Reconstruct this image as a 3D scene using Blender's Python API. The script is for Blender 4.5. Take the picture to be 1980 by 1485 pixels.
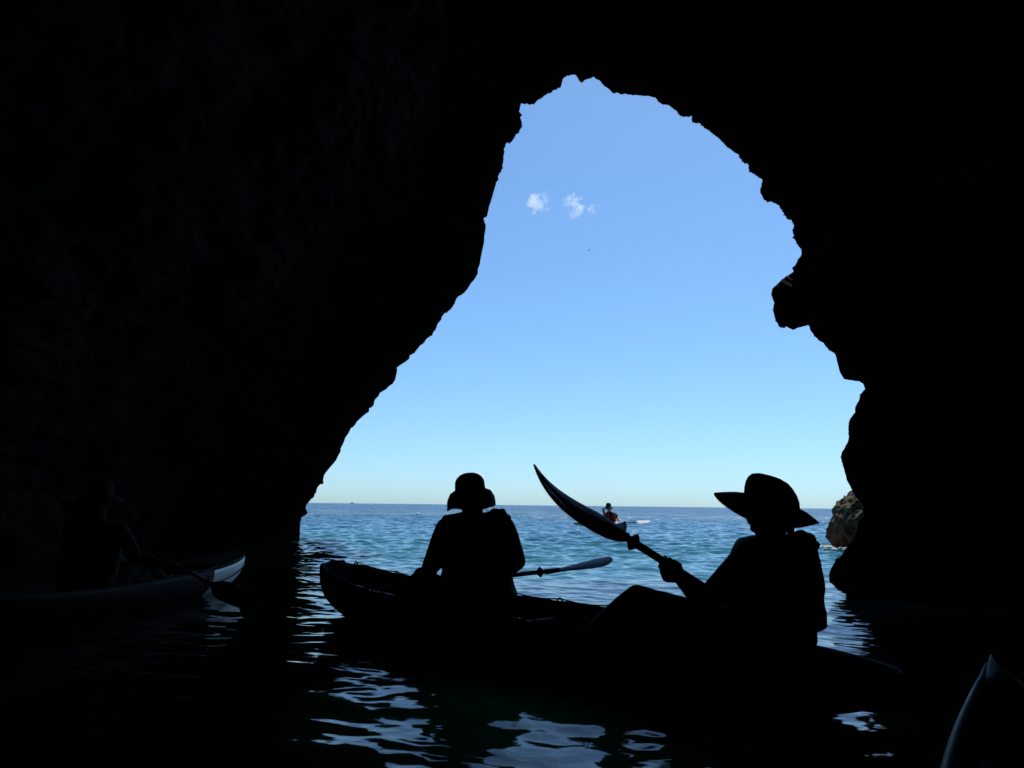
import bpy, bmesh, math, random
import numpy as np
from mathutils import Vector, Matrix, Euler
random.seed(7); np.random.seed(7)
for o in list(bpy.data.objects): bpy.data.objects.remove(o)
S = bpy.context.scene
COL = S.collection

# ------------------------------------------------------------------ camera
F = 1430.0; CX, CY = 990.0, 742.5; CAMH = 0.85
cam_d = bpy.data.cameras.new('camera'); cam = bpy.data.objects.new('camera', cam_d); COL.objects.link(cam)
cam_d.sensor_width = 36; cam_d.lens = F / 1980 * 36; cam_d.clip_start = 0.02; cam_d.clip_end = 20000
PITCH = math.atan(234.0 / F); ROLL = math.radians(0.63)
CM = Matrix.Rotation(math.pi / 2 + PITCH, 4, 'X') @ Matrix.Rotation(ROLL, 4, 'Z')
CM.translation = Vector((0, 0, CAMH)); cam.matrix_world = CM; S.camera = cam
R3 = CM.to_3x3()
def P(px, py, Y):
    """a spot seen in the photograph, at ground distance Y in front of the camera"""
    d = R3 @ Vector(((px - CX) / F, -(py - CY) / F, -1.0))
    return Vector((0, 0, CAMH)) + d * (Y / d.y)

# ------------------------------------------------------------------ world, sun
SUN_EL, SUN_AZ = math.radians(61), math.radians(28)      # azimuth clockwise from +Y
w = bpy.data.worlds.new('World'); S.world = w; w.use_nodes = True
nt = w.node_tree; bg = nt.nodes['Background']
sky = nt.nodes.new('ShaderNodeTexSky'); sky.sky_type = 'NISHITA'; sky.sun_disc = False
sky.sun_elevation = SUN_EL; sky.sun_rotation = SUN_AZ; sky.altitude = 0
sky.air_density = 0.9; sky.dust_density = 0.5; sky.ozone_density = 4.0
gm = nt.nodes.new('ShaderNodeGamma'); gm.inputs[1].default_value = .8          # the camera's tone response and bluish white balance
ml = nt.nodes.new('ShaderNodeMixRGB'); ml.blend_type = 'MULTIPLY'; ml.inputs[0].default_value = 1; ml.inputs[2].default_value = (.775 * 1.585, 1.12 * 1.585, 1.41 * 1.585, 1)
nt.links.new(sky.outputs[0], gm.inputs[0]); nt.links.new(gm.outputs[0], ml.inputs[1]); nt.links.new(ml.outputs[0], bg.inputs[0]); bg.inputs[1].default_value = 0.1
sd = bpy.data.lights.new('sun', 'SUN'); sd.energy = 3.5; sd.angle = math.radians(0.5); sd.color = (1, .95, .86)
so = bpy.data.objects.new('sun', sd); COL.objects.link(so)
so.rotation_euler = Vector((math.sin(SUN_AZ) * math.cos(SUN_EL), math.cos(SUN_AZ) * math.cos(SUN_EL), math.sin(SUN_EL))).to_track_quat('Z', 'Y').to_euler()
vs = S.view_settings; vs.view_transform = 'Standard'; vs.look = 'None'; vs.exposure = 0.0; vs.gamma = 1
try:
    S.cycles.volume_bounces = 6; S.cycles.max_bounces = 8
except Exception: pass

# ------------------------------------------------------------------ materials
def mat(name, col, rough=.6, spec=.5, noise=0.0, nscale=8, bump=0.0, bscale=60, metal=0, coat=0):
    m = bpy.data.materials.new(name); m.use_nodes = True
    t = m.node_tree; b = t.nodes['Principled BSDF']
    b.inputs['Base Color'].default_value = (*col, 1); b.inputs['Roughness'].default_value = rough
    b.inputs['Specular IOR Level'].default_value = spec; b.inputs['Metallic'].default_value = metal
    b.inputs['Coat Weight'].default_value = coat
    tc = t.nodes.new('ShaderNodeTexCoord')
    if noise:
        n = t.nodes.new('ShaderNodeTexNoise'); n.inputs['Scale'].default_value = nscale; n.inputs['Detail'].default_value = 6
        r = t.nodes.new('ShaderNodeMixRGB'); r.blend_type = 'MIX'
        r.inputs[1].default_value = (*[c * (1 - noise) for c in col], 1); r.inputs[2].default_value = (*[min(1, c * (1 + noise)) for c in col], 1)
        t.links.new(tc.outputs['Object'], n.inputs['Vector']); t.links.new(n.outputs[0], r.inputs[0]); t.links.new(r.outputs[0], b.inputs['Base Color'])
        mr = t.nodes.new('ShaderNodeMapRange'); mr.inputs[3].default_value = rough * .75; mr.inputs[4].default_value = min(1, rough * 1.3)
        t.links.new(n.outputs[0], mr.inputs[0]); t.links.new(mr.outputs[0], b.inputs['Roughness'])
    if bump:
        n2 = t.nodes.new('ShaderNodeTexNoise'); n2.inputs['Scale'].default_value = bscale; n2.inputs['Detail'].default_value = 5
        bp = t.nodes.new('ShaderNodeBump'); bp.inputs['Strength'].default_value = bump; bp.inputs['Distance'].default_value = .01
        t.links.new(tc.outputs['Object'], n2.inputs['Vector']); t.links.new(n2.outputs[0], bp.inputs['Height']); t.links.new(bp.outputs[0], b.inputs['Normal'])
    return m
M = dict(
    skin=mat('skin', (.42, .24, .16), .5, noise=.1, nscale=20), skin_light=mat('skin_light', (.60, .36, .26), .5),
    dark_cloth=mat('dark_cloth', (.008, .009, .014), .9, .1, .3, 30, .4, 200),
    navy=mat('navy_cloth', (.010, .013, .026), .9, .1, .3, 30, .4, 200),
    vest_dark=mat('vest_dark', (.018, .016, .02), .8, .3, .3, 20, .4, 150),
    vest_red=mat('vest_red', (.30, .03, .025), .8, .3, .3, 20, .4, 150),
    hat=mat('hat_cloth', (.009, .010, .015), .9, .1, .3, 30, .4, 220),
    hat_green=mat('hat_green', (.015, .035, .03), .9, .2),
    hair=mat('hair', (.012, .009, .007), .6, .3, bump=.6, bscale=150),
    carbon=mat('carbon', (.008, .009, .014), .55, .08, .2, 12),
    shaft=mat('shaft_black', (.01, .01, .014), .45, .4, .2, 30),
    rubber=mat('rubber', (.01, .01, .01), .7, .3),
    white=mat('white_plastic', (.75, .77, .78), .35, .5, .06, 5),
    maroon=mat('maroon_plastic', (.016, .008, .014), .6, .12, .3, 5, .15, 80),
    olive=mat('olive_plastic', (.055, .072, .066), .5, .25, .25, 6, .15, 90),
    bluestrip=mat('blue_plastic', (.04, .12, .32), .35, .5, .2, 9, .2, 70),
    red=mat('red_plastic', (.04, .003, .004), .6, .12, .2, 5),
    blue_hull=mat('blue_hull', (.03, .06, .10), .5),
    blade_white=mat('blade_white', (.8, .8, .74), .4), blade_green=mat('blade_green', (.02, .07, .02), .9, .1),
    blade_blue=mat('blade_blue', (.78, .84, 1.0), .25, .5, .15, 6),
    rib_glint=mat('rib_and_glint', (.40, .44, .58), .18, 1.0, metal=.7),
    glint_gloss=mat('glint_gloss', (.05, .05, .06), .15, .9, .3, 3),
    gull=mat('gull_grey', (.16, .16, .17), .8), gull_white=mat('gull_white', (.8, .8, .8), .8),
    buoy=mat('buoy_white', (.85, .85, .82), .4), foam=mat('foam', (.85, .86, .86), .9, .2, .05, 40),
    boatgrey=mat('boat_grey', (.10, .12, .14), .7),
)
def translucent(m, k):
    t = m.node_tree; b = t.nodes['Principled BSDF']; o = t.nodes['Material Output']; tr = t.nodes.new('ShaderNodeBsdfTranslucent'); mx = t.nodes.new('ShaderNodeMixShader')
    tr.inputs[0].default_value = b.inputs['Base Color'].default_value; mx.inputs[0].default_value = k
    t.links.new(b.outputs[0], mx.inputs[1]); t.links.new(tr.outputs[0], mx.inputs[2]); t.links.new(mx.outputs[0], o.inputs[0])
translucent(M['blade_blue'], .8)
def rock_mat(name, dark, mid, light, moss=None, sc=1.0, bumpd=.12):
    m = bpy.data.materials.new(name); m.use_nodes = True
    t = m.node_tree; b = t.nodes['Principled BSDF']; L = t.links.new
    g = t.nodes.new('ShaderNodeNewGeometry')
    n1 = t.nodes.new('ShaderNodeTexNoise'); n1.inputs['Scale'].default_value = .7 * sc; n1.inputs['Detail'].default_value = 12; n1.inputs['Roughness'].default_value = .65
    v = t.nodes.new('ShaderNodeTexVoronoi'); v.inputs['Scale'].default_value = 2.6 * sc; v.feature = 'DISTANCE_TO_EDGE'
    n2 = t.nodes.new('ShaderNodeTexNoise'); n2.inputs['Scale'].default_value = 7 * sc; n2.inputs['Detail'].default_value = 10; n2.inputs['Roughness'].default_value = .7
    L(g.outputs['Position'], n1.inputs['Vector']); L(g.outputs['Position'], n2.inputs['Vector'])
    mx = t.nodes.new('ShaderNodeMixRGB'); mx.inputs[0].default_value = .25
    L(g.outputs['Position'], mx.inputs[1]); L(n1.outputs[1], mx.inputs[2]); L(mx.outputs[0], v.inputs['Vector'])
    cr = t.nodes.new('ShaderNodeValToRGB'); e = cr.color_ramp.elements
    e[0].position = .36; e[0].color = (*dark, 1); e[1].position = .7; e[1].color = (*light, 1)
    k = cr.color_ramp.elements.new(.52); k.color = (*mid, 1)
    ad = t.nodes.new('ShaderNodeMath'); ad.operation = 'ADD'
    hf = t.nodes.new('ShaderNodeMath'); hf.operation = 'MULTIPLY'; hf.inputs[1].default_value = .5
    hf2 = t.nodes.new('ShaderNodeMath'); hf2.operation = 'MULTIPLY'; hf2.inputs[1].default_value = .5
    L(n1.outputs[0], hf.inputs[0]); L(n2.outputs[0], hf2.inputs[0]); L(hf.outputs[0], ad.inputs[0]); L(hf2.outputs[0], ad.inputs[1])
    L(ad.outputs[0], cr.inputs[0]); out = cr.outputs[0]
    if moss:
        # a reddish algae band where the tide reaches, lichen specks above it
        sp = t.nodes.new('ShaderNodeSeparateXYZ'); L(g.outputs['Position'], sp.inputs[0])
        a2 = t.nodes.new('ShaderNodeMath'); a2.operation = 'ADD'; L(sp.outputs[2], a2.inputs[0]); L(n2.outputs[0], a2.inputs[1])
        mr = t.nodes.new('ShaderNodeMapRange'); mr.inputs[1].default_value = 1.25; mr.inputs[2].default_value = .85; L(a2.outputs[0], mr.inputs[0])
        m2 = t.nodes.new('ShaderNodeMixRGB'); m2.inputs[2].default_value = (*moss, 1); L(mr.outputs[0], m2.inputs[0]); L(out, m2.inputs[1]); out = m2.outputs[0]
    L(out, b.inputs['Base Color']); b.inputs['Roughness'].default_value = .9; b.inputs['Specular IOR Level'].default_value = .12
    bp = t.nodes.new('ShaderNodeBump'); bp.inputs['Distance'].default_value = bumpd; bp.inputs['Strength'].default_value = .8
    a = t.nodes.new('ShaderNodeMath'); a.operation = 'MULTIPLY_ADD'; a.inputs[1].default_value = .35
    L(v.outputs[0], a.inputs[0]); L(n2.outputs[0], a.inputs[2]); L(a.outputs[0], bp.inputs['Height']); L(bp.outputs[0], b.inputs['Normal'])
    return m
M['deck_green'] = mat('deck_green', (.008, .014, .008), .7, .1, .2, 8)
M['hull_shade'] = mat('hull_shade', (.012, .013, .02), .6, .08, .2, 5)  # shade on the white hull's middle, painted as dark grey
M['vest_dull'] = mat('vest_dull_red', (.07, .006, .008), .8, .2, .3, 20, .4, 150)
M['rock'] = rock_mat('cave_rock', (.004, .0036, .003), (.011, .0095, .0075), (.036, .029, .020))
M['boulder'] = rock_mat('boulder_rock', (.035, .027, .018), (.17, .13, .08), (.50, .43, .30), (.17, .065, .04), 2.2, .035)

# ------------------------------------------------------------------ object helpers
def tag(o, label=None, cat=None, group=None, kind=None):
    for k, v in (('label', label), ('category', cat), ('group', group), ('kind', kind)):
        if v: o[k] = v
    return o
def empty(name, loc, label, cat, group=None):
    o = bpy.data.objects.new(name, None); COL.objects.link(o); o.location = loc; o.empty_display_size = .1
    return tag(o, label, cat, group)
def rootloc(p):
    l = Vector((0, 0, 0))
    while p is not None: l += p.location; p = p.parent
    return l
def link(name, me, m, parent=None, smooth=True):
    if parent is not None: me.transform(Matrix.Translation(-rootloc(parent)))
    if smooth: me.polygons.foreach_set('use_smooth', [True] * len(me.polygons))
    ob = bpy.data.objects.new(name, me); COL.objects.link(ob)
    if m is not None: me.materials.append(m)
    if parent is not None: ob.parent = parent
    return ob
def mk(name, bm, m, parent=None, smooth=True, label=None):
    bmesh.ops.recalc_face_normals(bm, faces=bm.faces[:])
    me = bpy.data.meshes.new(name); bm.to_mesh(me); bm.free()
    o = link(name, me, m, parent, smooth)
    if label: o['label'] = label
    return o
def fuse(name, bm, m, parent=None, voxel=.008, smooth=4, label=None, fold=0, fscale=9):
    """merge the overlapping solids of bm into one continuous skin"""
    bmesh.ops.recalc_face_normals(bm, faces=bm.faces[:])
    me = bpy.data.meshes.new('tmp'); bm.to_mesh(me); bm.free()
    o = bpy.data.objects.new('tmp', me); COL.objects.link(o)
    r = o.modifiers.new('r', 'REMESH'); r.mode = 'VOXEL'; r.voxel_size = voxel
    if smooth: s = o.modifiers.new('s', 'SMOOTH'); s.iterations = smooth; s.factor = .5
    dg = bpy.context.evaluated_depsgraph_get(); dg.update()
    me2 = bpy.data.meshes.new_from_object(o.evaluated_get(dg)); me2.name = name
    bpy.data.objects.remove(o); bpy.data.meshes.remove(me)
    me2.materials.clear()
    if fold:
        n = len(me2.vertices); co = np.empty(n * 3, np.float32); no = np.empty(n * 3, np.float32)
        me2.vertices.foreach_get('co', co); me2.vertices.foreach_get('normal', no); co = co.reshape(-1, 3); no = no.reshape(-1, 3)
        f_ = fbm(co * fscale * np.array([1, 1, 1.7]), 4, 61, True); me2.vertices.foreach_set('co', (co + no * (f_ * fold)[:, None]).reshape(-1)); me2.update()
    ob = link(name, me2, m, parent)
    if label: ob['label'] = label
    return ob
def ell(bm, c, r, rot=None, seg=20):
    mt = Matrix.Translation(c) @ (rot.to_4x4() if rot is not None else Matrix()) @ Matrix.Diagonal((*r, 1))
    bmesh.ops.create_uvsphere(bm, u_segments=seg, v_segments=max(8, seg // 2), radius=1, matrix=mt)
def frame(d, up=Vector((0, 0, 1))):
    z = Vector(d).normalized()
    x = up.cross(z)
    if x.length < 1e-4: x = Vector((1, 0, 0)).cross(z)
    x.normalize(); y = z.cross(x)
    return Matrix((x, y, z)).transposed()
def loft(bm, rings, closed=True, caps=True):
    vr = [[bm.verts.new(p) for p in r] for r in rings]
    n = len(vr[0])
    for a, b in zip(vr, vr[1:]):
        for i in range(n if closed else n - 1):
            j = (i + 1) % n
            try: bm.faces.new((a[i], a[j], b[j], b[i]))
            except ValueError: pass
    if caps:
        bm.faces.new(vr[0][::-1]); bm.faces.new(vr[-1])
    return vr
def tube(bm, pts, rad, seg=12, caps=True):
    pts = [Vector(p) for p in pts]; rad = rad if isinstance(rad, (list, tuple)) else [rad] * len(pts)
    rings = []; up = Vector((0.13, .21, 1)).normalized()
    for i, p in enumerate(pts):
        d = (pts[min(i + 1, len(pts) - 1)] - pts[max(i - 1, 0)])
        fm = frame(d, up)
        rings.append([p + fm @ Vector((math.cos(a) * rad[i], math.sin(a) * rad[i], 0)) for a in [2 * math.pi * k / seg for k in range(seg)]])
    loft(bm, rings, True, caps)
def limb(bm, pts, rad):
    """tapered limb with rounded joints (overlapping solids, later fused)"""
    pts = [Vector(p) for p in pts]
    for i in range(len(pts) - 1):
        tube(bm, [pts[i], pts[i].lerp(pts[i + 1], .4), pts[i + 1]], [rad[i], rad[i] * .55 + rad[i + 1] * .5, rad[i + 1]], 14)
    for p, r in zip(pts, rad): ell(bm, p, (r, r, r), None, 14)
def rows(bm, data, seg=28, depthdir=None):
    """stacked ellipses: (left px, right px, row px, distance, half depth)"""
    rings = []
    for l, r, y, Y, dh in data:
        a, b = P(l, y, Y), P(r, y, Y); c = (a + b) / 2; h = (b - a) / 2
        dv = Vector((-h.y, h.x, 0)).normalized() * dh
        ring = []
        for k in range(seg):
            t = 2 * math.pi * k / seg; ct, st = math.cos(t), math.sin(t)
            ct = math.copysign(abs(ct) ** .85, ct); st = math.copysign(abs(st) ** .85, st)
            ring.append(c + h * ct + dv * st)
        rings.append(ring)
    loft(bm, rings)
def grip(bm, c, shaft, wrist, r=.016, s=1.0):
    """hand closed round a shaft: palm, four fingers wrapped round it, thumb on the other side"""
    ax = Vector(shaft).normalized(); w = (Vector(wrist) - Vector(c)); w = (w - ax * w.dot(ax)).normalized(); n = ax.cross(w)
    palm = Vector(c) + w * (.026 * s + r)
    ell(bm, palm, (.044 * s, .030 * s, .018 * s), Matrix((ax, w, n)).transposed(), 14)
    for k, ln in enumerate((.9, 1.0, .96, .78)):
        off = (k - 1.5) * .0205 * s; rr = r + .0085 * s; pts = []
        for q in range(7):
            a = math.radians(-25 + q * 37 * ln)
            pts.append(Vector(c) + ax * off + (w * math.cos(a) + n * math.sin(a)) * rr * (1.25 - .03 * q))
        tube(bm, pts, [.0095 * s] * 3 + [.0088 * s] * 2 + [.008 * s] * 2, 8)
        ell(bm, pts[-1], (.008 * s,) * 3, None, 8)
    pts = [palm + ax * .034 * s - n * .004, Vector(c) + ax * .048 * s + (w * .4 - n) * (r + .010), Vector(c) + ax * .040 * s + (-w * .5 - n * .8) * (r + .010), Vector(c) + ax * .022 * s + (-w - n * .2) * (r + .010)]
    tube(bm, pts, [.012 * s, .0115 * s, .0105 * s, .009 * s], 8); ell(bm, pts[-1], (.009 * s,) * 3, None, 8)
    limb(bm, [palm + w * .01, wrist], [.026 * s, .028 * s])
def open_hand(bm, wrist, up, nrm, s=1.0):
    u = Vector(up).normalized(); n = Vector(nrm); n = (n - u * n.dot(u)).normalized(); v = u.cross(n)
    ell(bm, Vector(wrist) + u * .05 * s, (.042 * s, .05 * s, .015 * s), Matrix((v, u, n)).transposed(), 14)
    for k, ln in enumerate((.068, .078, .072, .056)):
        b = Vector(wrist) + u * .088 * s + v * (k - 1.5) * .021 * s; d = (u + v * (k - 1.5) * .10).normalized()
        tube(bm, [b - d * .02 * s, b + d * ln * .5 * s, b + d * ln * s + n * .012 * s], [.0098 * s, .0092 * s, .0078 * s], 8)
        ell(bm, b + d * ln * s + n * .012 * s, (.0078 * s,) * 3, None, 8)
    b = Vector(wrist) + u * .03 * s - v * .035 * s
    tube(bm, [b, b + (u * .6 - v) * .035 * s, b + (u - v * .8) * .062 * s + n * .01], [.013 * s, .011 * s, .009 * s], 8)
def head(bm, c, fwd, up=Vector((0, 0, 1)), s=1.0):
    """skull, jaw, brow, nose, lips, chin and ears"""
    f = Vector(fwd).normalized(); u = (Vector(up) - f * Vector(up).dot(f)).normalized(); l = u.cross(f)
    R = Matrix((f, l, u)).transposed()
    def q(x, y, z): return Vector(c) + R @ Vector((x, y, z)) * s
    ell(bm, q(-.008, 0, .03), (.098 * s, .077 * s, .092 * s), R)
    ell(bm, q(.018, 0, -.045), (.070 * s, .060 * s, .068 * s), R)
    ell(bm, q(.062, 0, -.094), (.022 * s, .026 * s, .018 * s), R, 10)
    ell(bm, q(.082, 0, .022), (.012 * s, .045 * s, .011 * s), R, 10)
    tube(bm, [q(.084, 0, .012), q(.098, 0, -.012), q(.110, 0, -.028)], [.008 * s, .010 * s, .013 * s], 8)
    for yy in (-.012, .012): ell(bm, q(.098, yy, -.031), (.010 * s, .009 * s, .008 * s), R, 8)
    ell(bm, q(.086, 0, -.054), (.010 * s, .024 * s, .006 * s), R, 8); ell(bm, q(.084, 0, -.066), (.010 * s, .021 * s, .006 * s), R, 8)
    for yy in (-.078, .078): ell(bm, q(-.008, yy, -.012), (.019 * s, .007 * s, .032 * s), R, 10)
    return q, R
def eyes(q, R, parent, s=1.0):
    for yy in (-.032, .032):
        b = bmesh.new(); ell(b, q(.078, yy, .0), (.010 * s, .014 * s, .009 * s), R, 10); mk('eye', b, M['hair'], parent)
def hat(parent, c, fwd, up, crown, brim, m, name='hat', wob=.0, seed=1, bp=1.3):
    """c centre of the head band; crown: (fwd shift, height, a, b) rings; brim: (front a, back a, side b, front drop, back drop, side drop)"""
    f = Vector(fwd).normalized(); u = (Vector(up) - f * Vector(up).dot(f)).normalized(); l = u.cross(f)
    n = 48; rnd = random.Random(seed); ph = [rnd.uniform(0, 6.28) for _ in range(4)]
    bm = bmesh.new(); rings = []
    def pt(fs, z, a, b, t, w=0.):
        k = 1 + wob * w * (math.sin(3 * t + ph[0]) + .6 * math.sin(5 * t + ph[1]) + .4 * math.sin(8 * t + ph[2]))
        return Vector(c) + f * (fs + a * math.cos(t) * k) + l * b * math.sin(t) * k + u * z
    af, ab, bs, df, db, ds = brim
    base = crown[0]
    TS = [2 * math.pi * k / n for k in range(n)]
    for step, off in ((1.0, -.004), (.85, -.004), (.66, -.004), (.33, -.004), (0, -.002)):         # underside, outer to inner
        rings.append(ring_brim(pt, TS, base, step, off, brim, ph, wob, bp))
    inner = rings[::-1]
    outer = [ring_brim(pt, TS, base, st, .002, brim, ph, wob, bp) for st in (1.0, .85, .66, .33)]
    rr = inner + outer
    for fs, z, a, b in crown: rr.append([pt(fs, z, a, b, t, min(1, z / .1)) for t in TS])
    vr = loft(bm, rr, True, False)
    bm.faces.new(vr[-1])
    return mk(name, bm, m, parent)
def ring_brim(pt, TS, base, st, off, brim, ph, wob, bp):
    af, ab, bs, df, db, ds = brim; out = []
    fs, z, a0, b0 = base
    for t in TS:
        ct, s2 = math.cos(t), math.sin(t) ** 2
        a1 = af if ct > 0 else ab; dr = (df if ct > 0 else db) * ct * ct + ds * s2
        p0 = pt(fs, z, a0, b0, t); k = 1 + wob * (math.sin(2 * t + ph[3]) + .5 * math.sin(7 * t + ph[1]))
        p1 = pt(fs, z, a1 * k, bs * k, t); up = (pt(0, 1, 0, 0, 0) - pt(0, 0, 0, 0, 0))
        out.append(p0.lerp(p1, st if bp < 1.5 else math.sin(min(1, st * 1.12) * math.pi / 2) ** .9) - up * (dr * st ** bp - off) + up * wob * .15 * st * math.sin(3 * t + ph[0]))
    return out

# ------------------------------------------------------------------ numpy noise
def vnoise(p, seed=0):
    p = np.asarray(p, dtype=np.float64); i = np.floor(p).astype(np.int64); f = p - i; f = f * f * f * (f * (f * 6 - 15) + 10)
    def h(ix, iy, iz):
        n = (ix * 374761393 + iy * 668265263 + iz * 2147483647 + seed * 974634777) & 0xffffffff
        n = ((n ^ (n >> 13)) * 1274126177) & 0xffffffff
        n = ((n ^ (n >> 16)) * 2246822519) & 0xffffffff
        return ((n ^ (n >> 15)) & 0xffffff) / float(0xffffff) * 2 - 1
    r = 0
    for dx in (0, 1):
        for dy in (0, 1):
            for dz in (0, 1):
                wgt = (f[..., 0] if dx else 1 - f[..., 0]) * (f[..., 1] if dy else 1 - f[..., 1]) * (f[..., 2] if dz else 1 - f[..., 2])
                r = r + wgt * h(i[..., 0] + dx, i[..., 1] + dy, i[..., 2] + dz)
    return r
def fbm(p, oct=5, seed=0, ridged=False):
    r = 0; a = 1.; s = 1.
    for o in range(oct):
        n = vnoise(p * s + o * 17.3, seed + o)
        r = r + a * ((1 - 2 * np.abs(n)) if ridged else n); a *= .5; s *= 2.03
    return r / 2
def grid_mesh(name, V, nu, nv, closed_u=False):
    """V: (nv, nu, 3) array of points"""
    V = np.asarray(V, dtype=np.float32); idx = np.arange(nu * nv).reshape(nv, nu)
    if closed_u: idx2 = np.concatenate([idx, idx[:, :1]], 1)
    else: idx2 = idx
    q = np.stack([idx2[:-1, :-1], idx2[:-1, 1:], idx2[1:, 1:], idx2[1:, :-1]], -1).reshape(-1, 4)
    me = bpy.data.meshes.new(name); me.vertices.add(nu * nv); me.vertices.foreach_set('co', V.reshape(-1))
    me.loops.add(q.size); me.loops.foreach_set('vertex_index', q.reshape(-1).astype(np.int32))
    me.polygons.add(len(q)); me.polygons.foreach_set('loop_start', (np.arange(len(q)) * 4).astype(np.int32))
    me.polygons.foreach_set('loop_total', np.full(len(q), 4, np.int32))
    me.update(calc_edges=True); me.validate()
    return me

# ================================================================== SEA
def build_sea():
    r = [0.35]
    while r[-1] < 9000:
        x = r[-1]; k = .0048 if x < 2 else (.0032 if x < 60 else (.0055 if x < 220 else .03)); r.append(x * (1 + k))
    r = np.array(r); a1 = np.radians(np.linspace(-44, 44, 1000)); a2 = np.radians(np.linspace(46.5, 313.5, 90))
    a = np.concatenate([a1, a2]); Rg, A = np.meshgrid(r, a, indexing='ij')
    X = Rg * np.sin(A); Y = Rg * np.cos(A)
    dr = np.gradient(r)[:, None]; dxy = np.maximum(dr, Rg * np.where(np.abs(A) < .78, .0016, .055))
    calm = np.clip((Y - 6) / 10, 0, 1); calm = calm * calm * (3 - 2 * calm)          # sheltered water inside the cave
    slope_all = .20 + .80 * calm
    rng = np.random.RandomState(5)
    Z = np.zeros_like(X); wx = X + .35 * fbm(np.stack([X * .7, Y * .7, X * 0], -1), 2, 3); wy = Y + .35 * fbm(np.stack([X * .7, Y * .7, X * 0 + 9], -1), 2, 4)
    NW = 84
    for i in range(NW):
        lam = .10 * (34.0 ** (i / (NW - 1)))            # 0.10 .. 3.4 m
        th = math.radians(rng.normal(-100, 42)); kx, ky = math.cos(th), math.sin(th)
        sl = .047 * (1.0 if lam < .6 else (.6 / lam) ** 1.1) * (.85 if lam < .3 else 1)
        amp = sl * lam / (2 * math.pi) * 1.0
        att = np.clip(lam / (dxy * 2.2) - 1, 0, 1)
        loc = slope_all if lam > .35 else (.26 + .74 * calm)
        ph = 2 * math.pi / lam * (kx * wx + ky * wy) + rng.uniform(0, 6.28)
        Z += amp * att * loc * (np.sin(ph) + .18 * np.sin(2 * ph + .5))
    V = np.stack([X, Y, Z], -1)
    me = grid_mesh('sea', V, V.shape[1], V.shape[0], True)
    m = bpy.data.materials.new('sea_water'); m.use_nodes = True; t = m.node_tree; b = t.nodes['Principled BSDF']; L = t.links.new
    g = t.nodes.new('ShaderNodeNewGeometry'); sp = t.nodes.new('ShaderNodeSeparateXYZ'); L(g.outputs['Position'], sp.inputs[0])
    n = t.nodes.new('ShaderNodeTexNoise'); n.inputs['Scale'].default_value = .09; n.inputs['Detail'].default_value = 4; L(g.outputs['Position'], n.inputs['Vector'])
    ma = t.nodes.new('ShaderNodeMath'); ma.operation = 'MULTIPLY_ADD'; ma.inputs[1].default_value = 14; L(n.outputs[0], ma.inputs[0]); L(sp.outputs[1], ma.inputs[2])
    xl = t.nodes.new('ShaderNodeMapRange'); xl.inputs[1].default_value = -4.5; xl.inputs[2].default_value = -1.8; xl.inputs[3].default_value = -14; xl.inputs[4].default_value = 0; L(sp.outputs[0], xl.inputs[0])    # body colour darker towards the left wall
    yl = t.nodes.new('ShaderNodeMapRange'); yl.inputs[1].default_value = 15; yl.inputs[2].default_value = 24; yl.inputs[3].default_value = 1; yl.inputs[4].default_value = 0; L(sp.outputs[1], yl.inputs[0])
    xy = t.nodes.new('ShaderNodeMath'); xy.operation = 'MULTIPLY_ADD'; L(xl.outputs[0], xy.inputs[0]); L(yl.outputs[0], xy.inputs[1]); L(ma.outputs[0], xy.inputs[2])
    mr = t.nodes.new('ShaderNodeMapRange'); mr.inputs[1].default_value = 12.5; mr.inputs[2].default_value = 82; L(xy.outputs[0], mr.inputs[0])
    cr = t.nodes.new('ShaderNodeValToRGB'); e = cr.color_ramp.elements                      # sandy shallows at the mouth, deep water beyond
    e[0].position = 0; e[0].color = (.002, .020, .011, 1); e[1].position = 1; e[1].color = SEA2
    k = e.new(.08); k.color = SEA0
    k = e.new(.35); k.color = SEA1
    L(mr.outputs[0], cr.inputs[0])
    # green painted into the water colour for the scattered-light glow under the tandem kayak
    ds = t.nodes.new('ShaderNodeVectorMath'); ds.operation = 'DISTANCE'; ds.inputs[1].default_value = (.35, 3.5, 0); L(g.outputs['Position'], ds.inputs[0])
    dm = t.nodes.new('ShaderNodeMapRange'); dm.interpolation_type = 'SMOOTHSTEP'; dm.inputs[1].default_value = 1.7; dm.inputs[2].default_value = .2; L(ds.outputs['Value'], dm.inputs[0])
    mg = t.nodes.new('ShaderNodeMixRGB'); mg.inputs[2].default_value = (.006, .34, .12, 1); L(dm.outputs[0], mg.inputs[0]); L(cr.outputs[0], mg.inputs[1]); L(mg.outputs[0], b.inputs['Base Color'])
    fi = t.nodes.new('ShaderNodeMapRange'); fi.inputs[1].default_value = 5; fi.inputs[2].default_value = 70; fi.inputs[3].default_value = 1.31; fi.inputs[4].default_value = 1.14; L(sp.outputs[1], fi.inputs[0]); L(fi.outputs[0], b.inputs['IOR'])    # steep unresolved wavelets mirror less at a distance
    b.inputs['Roughness'].default_value = .03
    rr = t.nodes.new('ShaderNodeMapRange'); rr.inputs[1].default_value = 20; rr.inputs[2].default_value = 120; rr.inputs[3].default_value = .055; rr.inputs[4].default_value = .20; L(sp.outputs[1], rr.inputs[0]); L(rr.outputs[0], b.inputs['Roughness']); b.inputs['Specular IOR Level'].default_value = .5
    # fine ripples; stretched across the wind so far water reads as rows of small waves
    mp = t.nodes.new('ShaderNodeMapping'); mp.inputs['Scale'].default_value = (.55, 1, 1); mp.inputs['Rotation'].default_value = (0, 0, .15); L(g.outputs['Position'], mp.inputs[0])
    n1 = t.nodes.new('ShaderNodeTexNoise'); n1.inputs['Scale'].default_value = 7; n1.inputs['Detail'].default_value = 3; L(mp.outputs[0], n1.inputs['Vector'])
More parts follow.
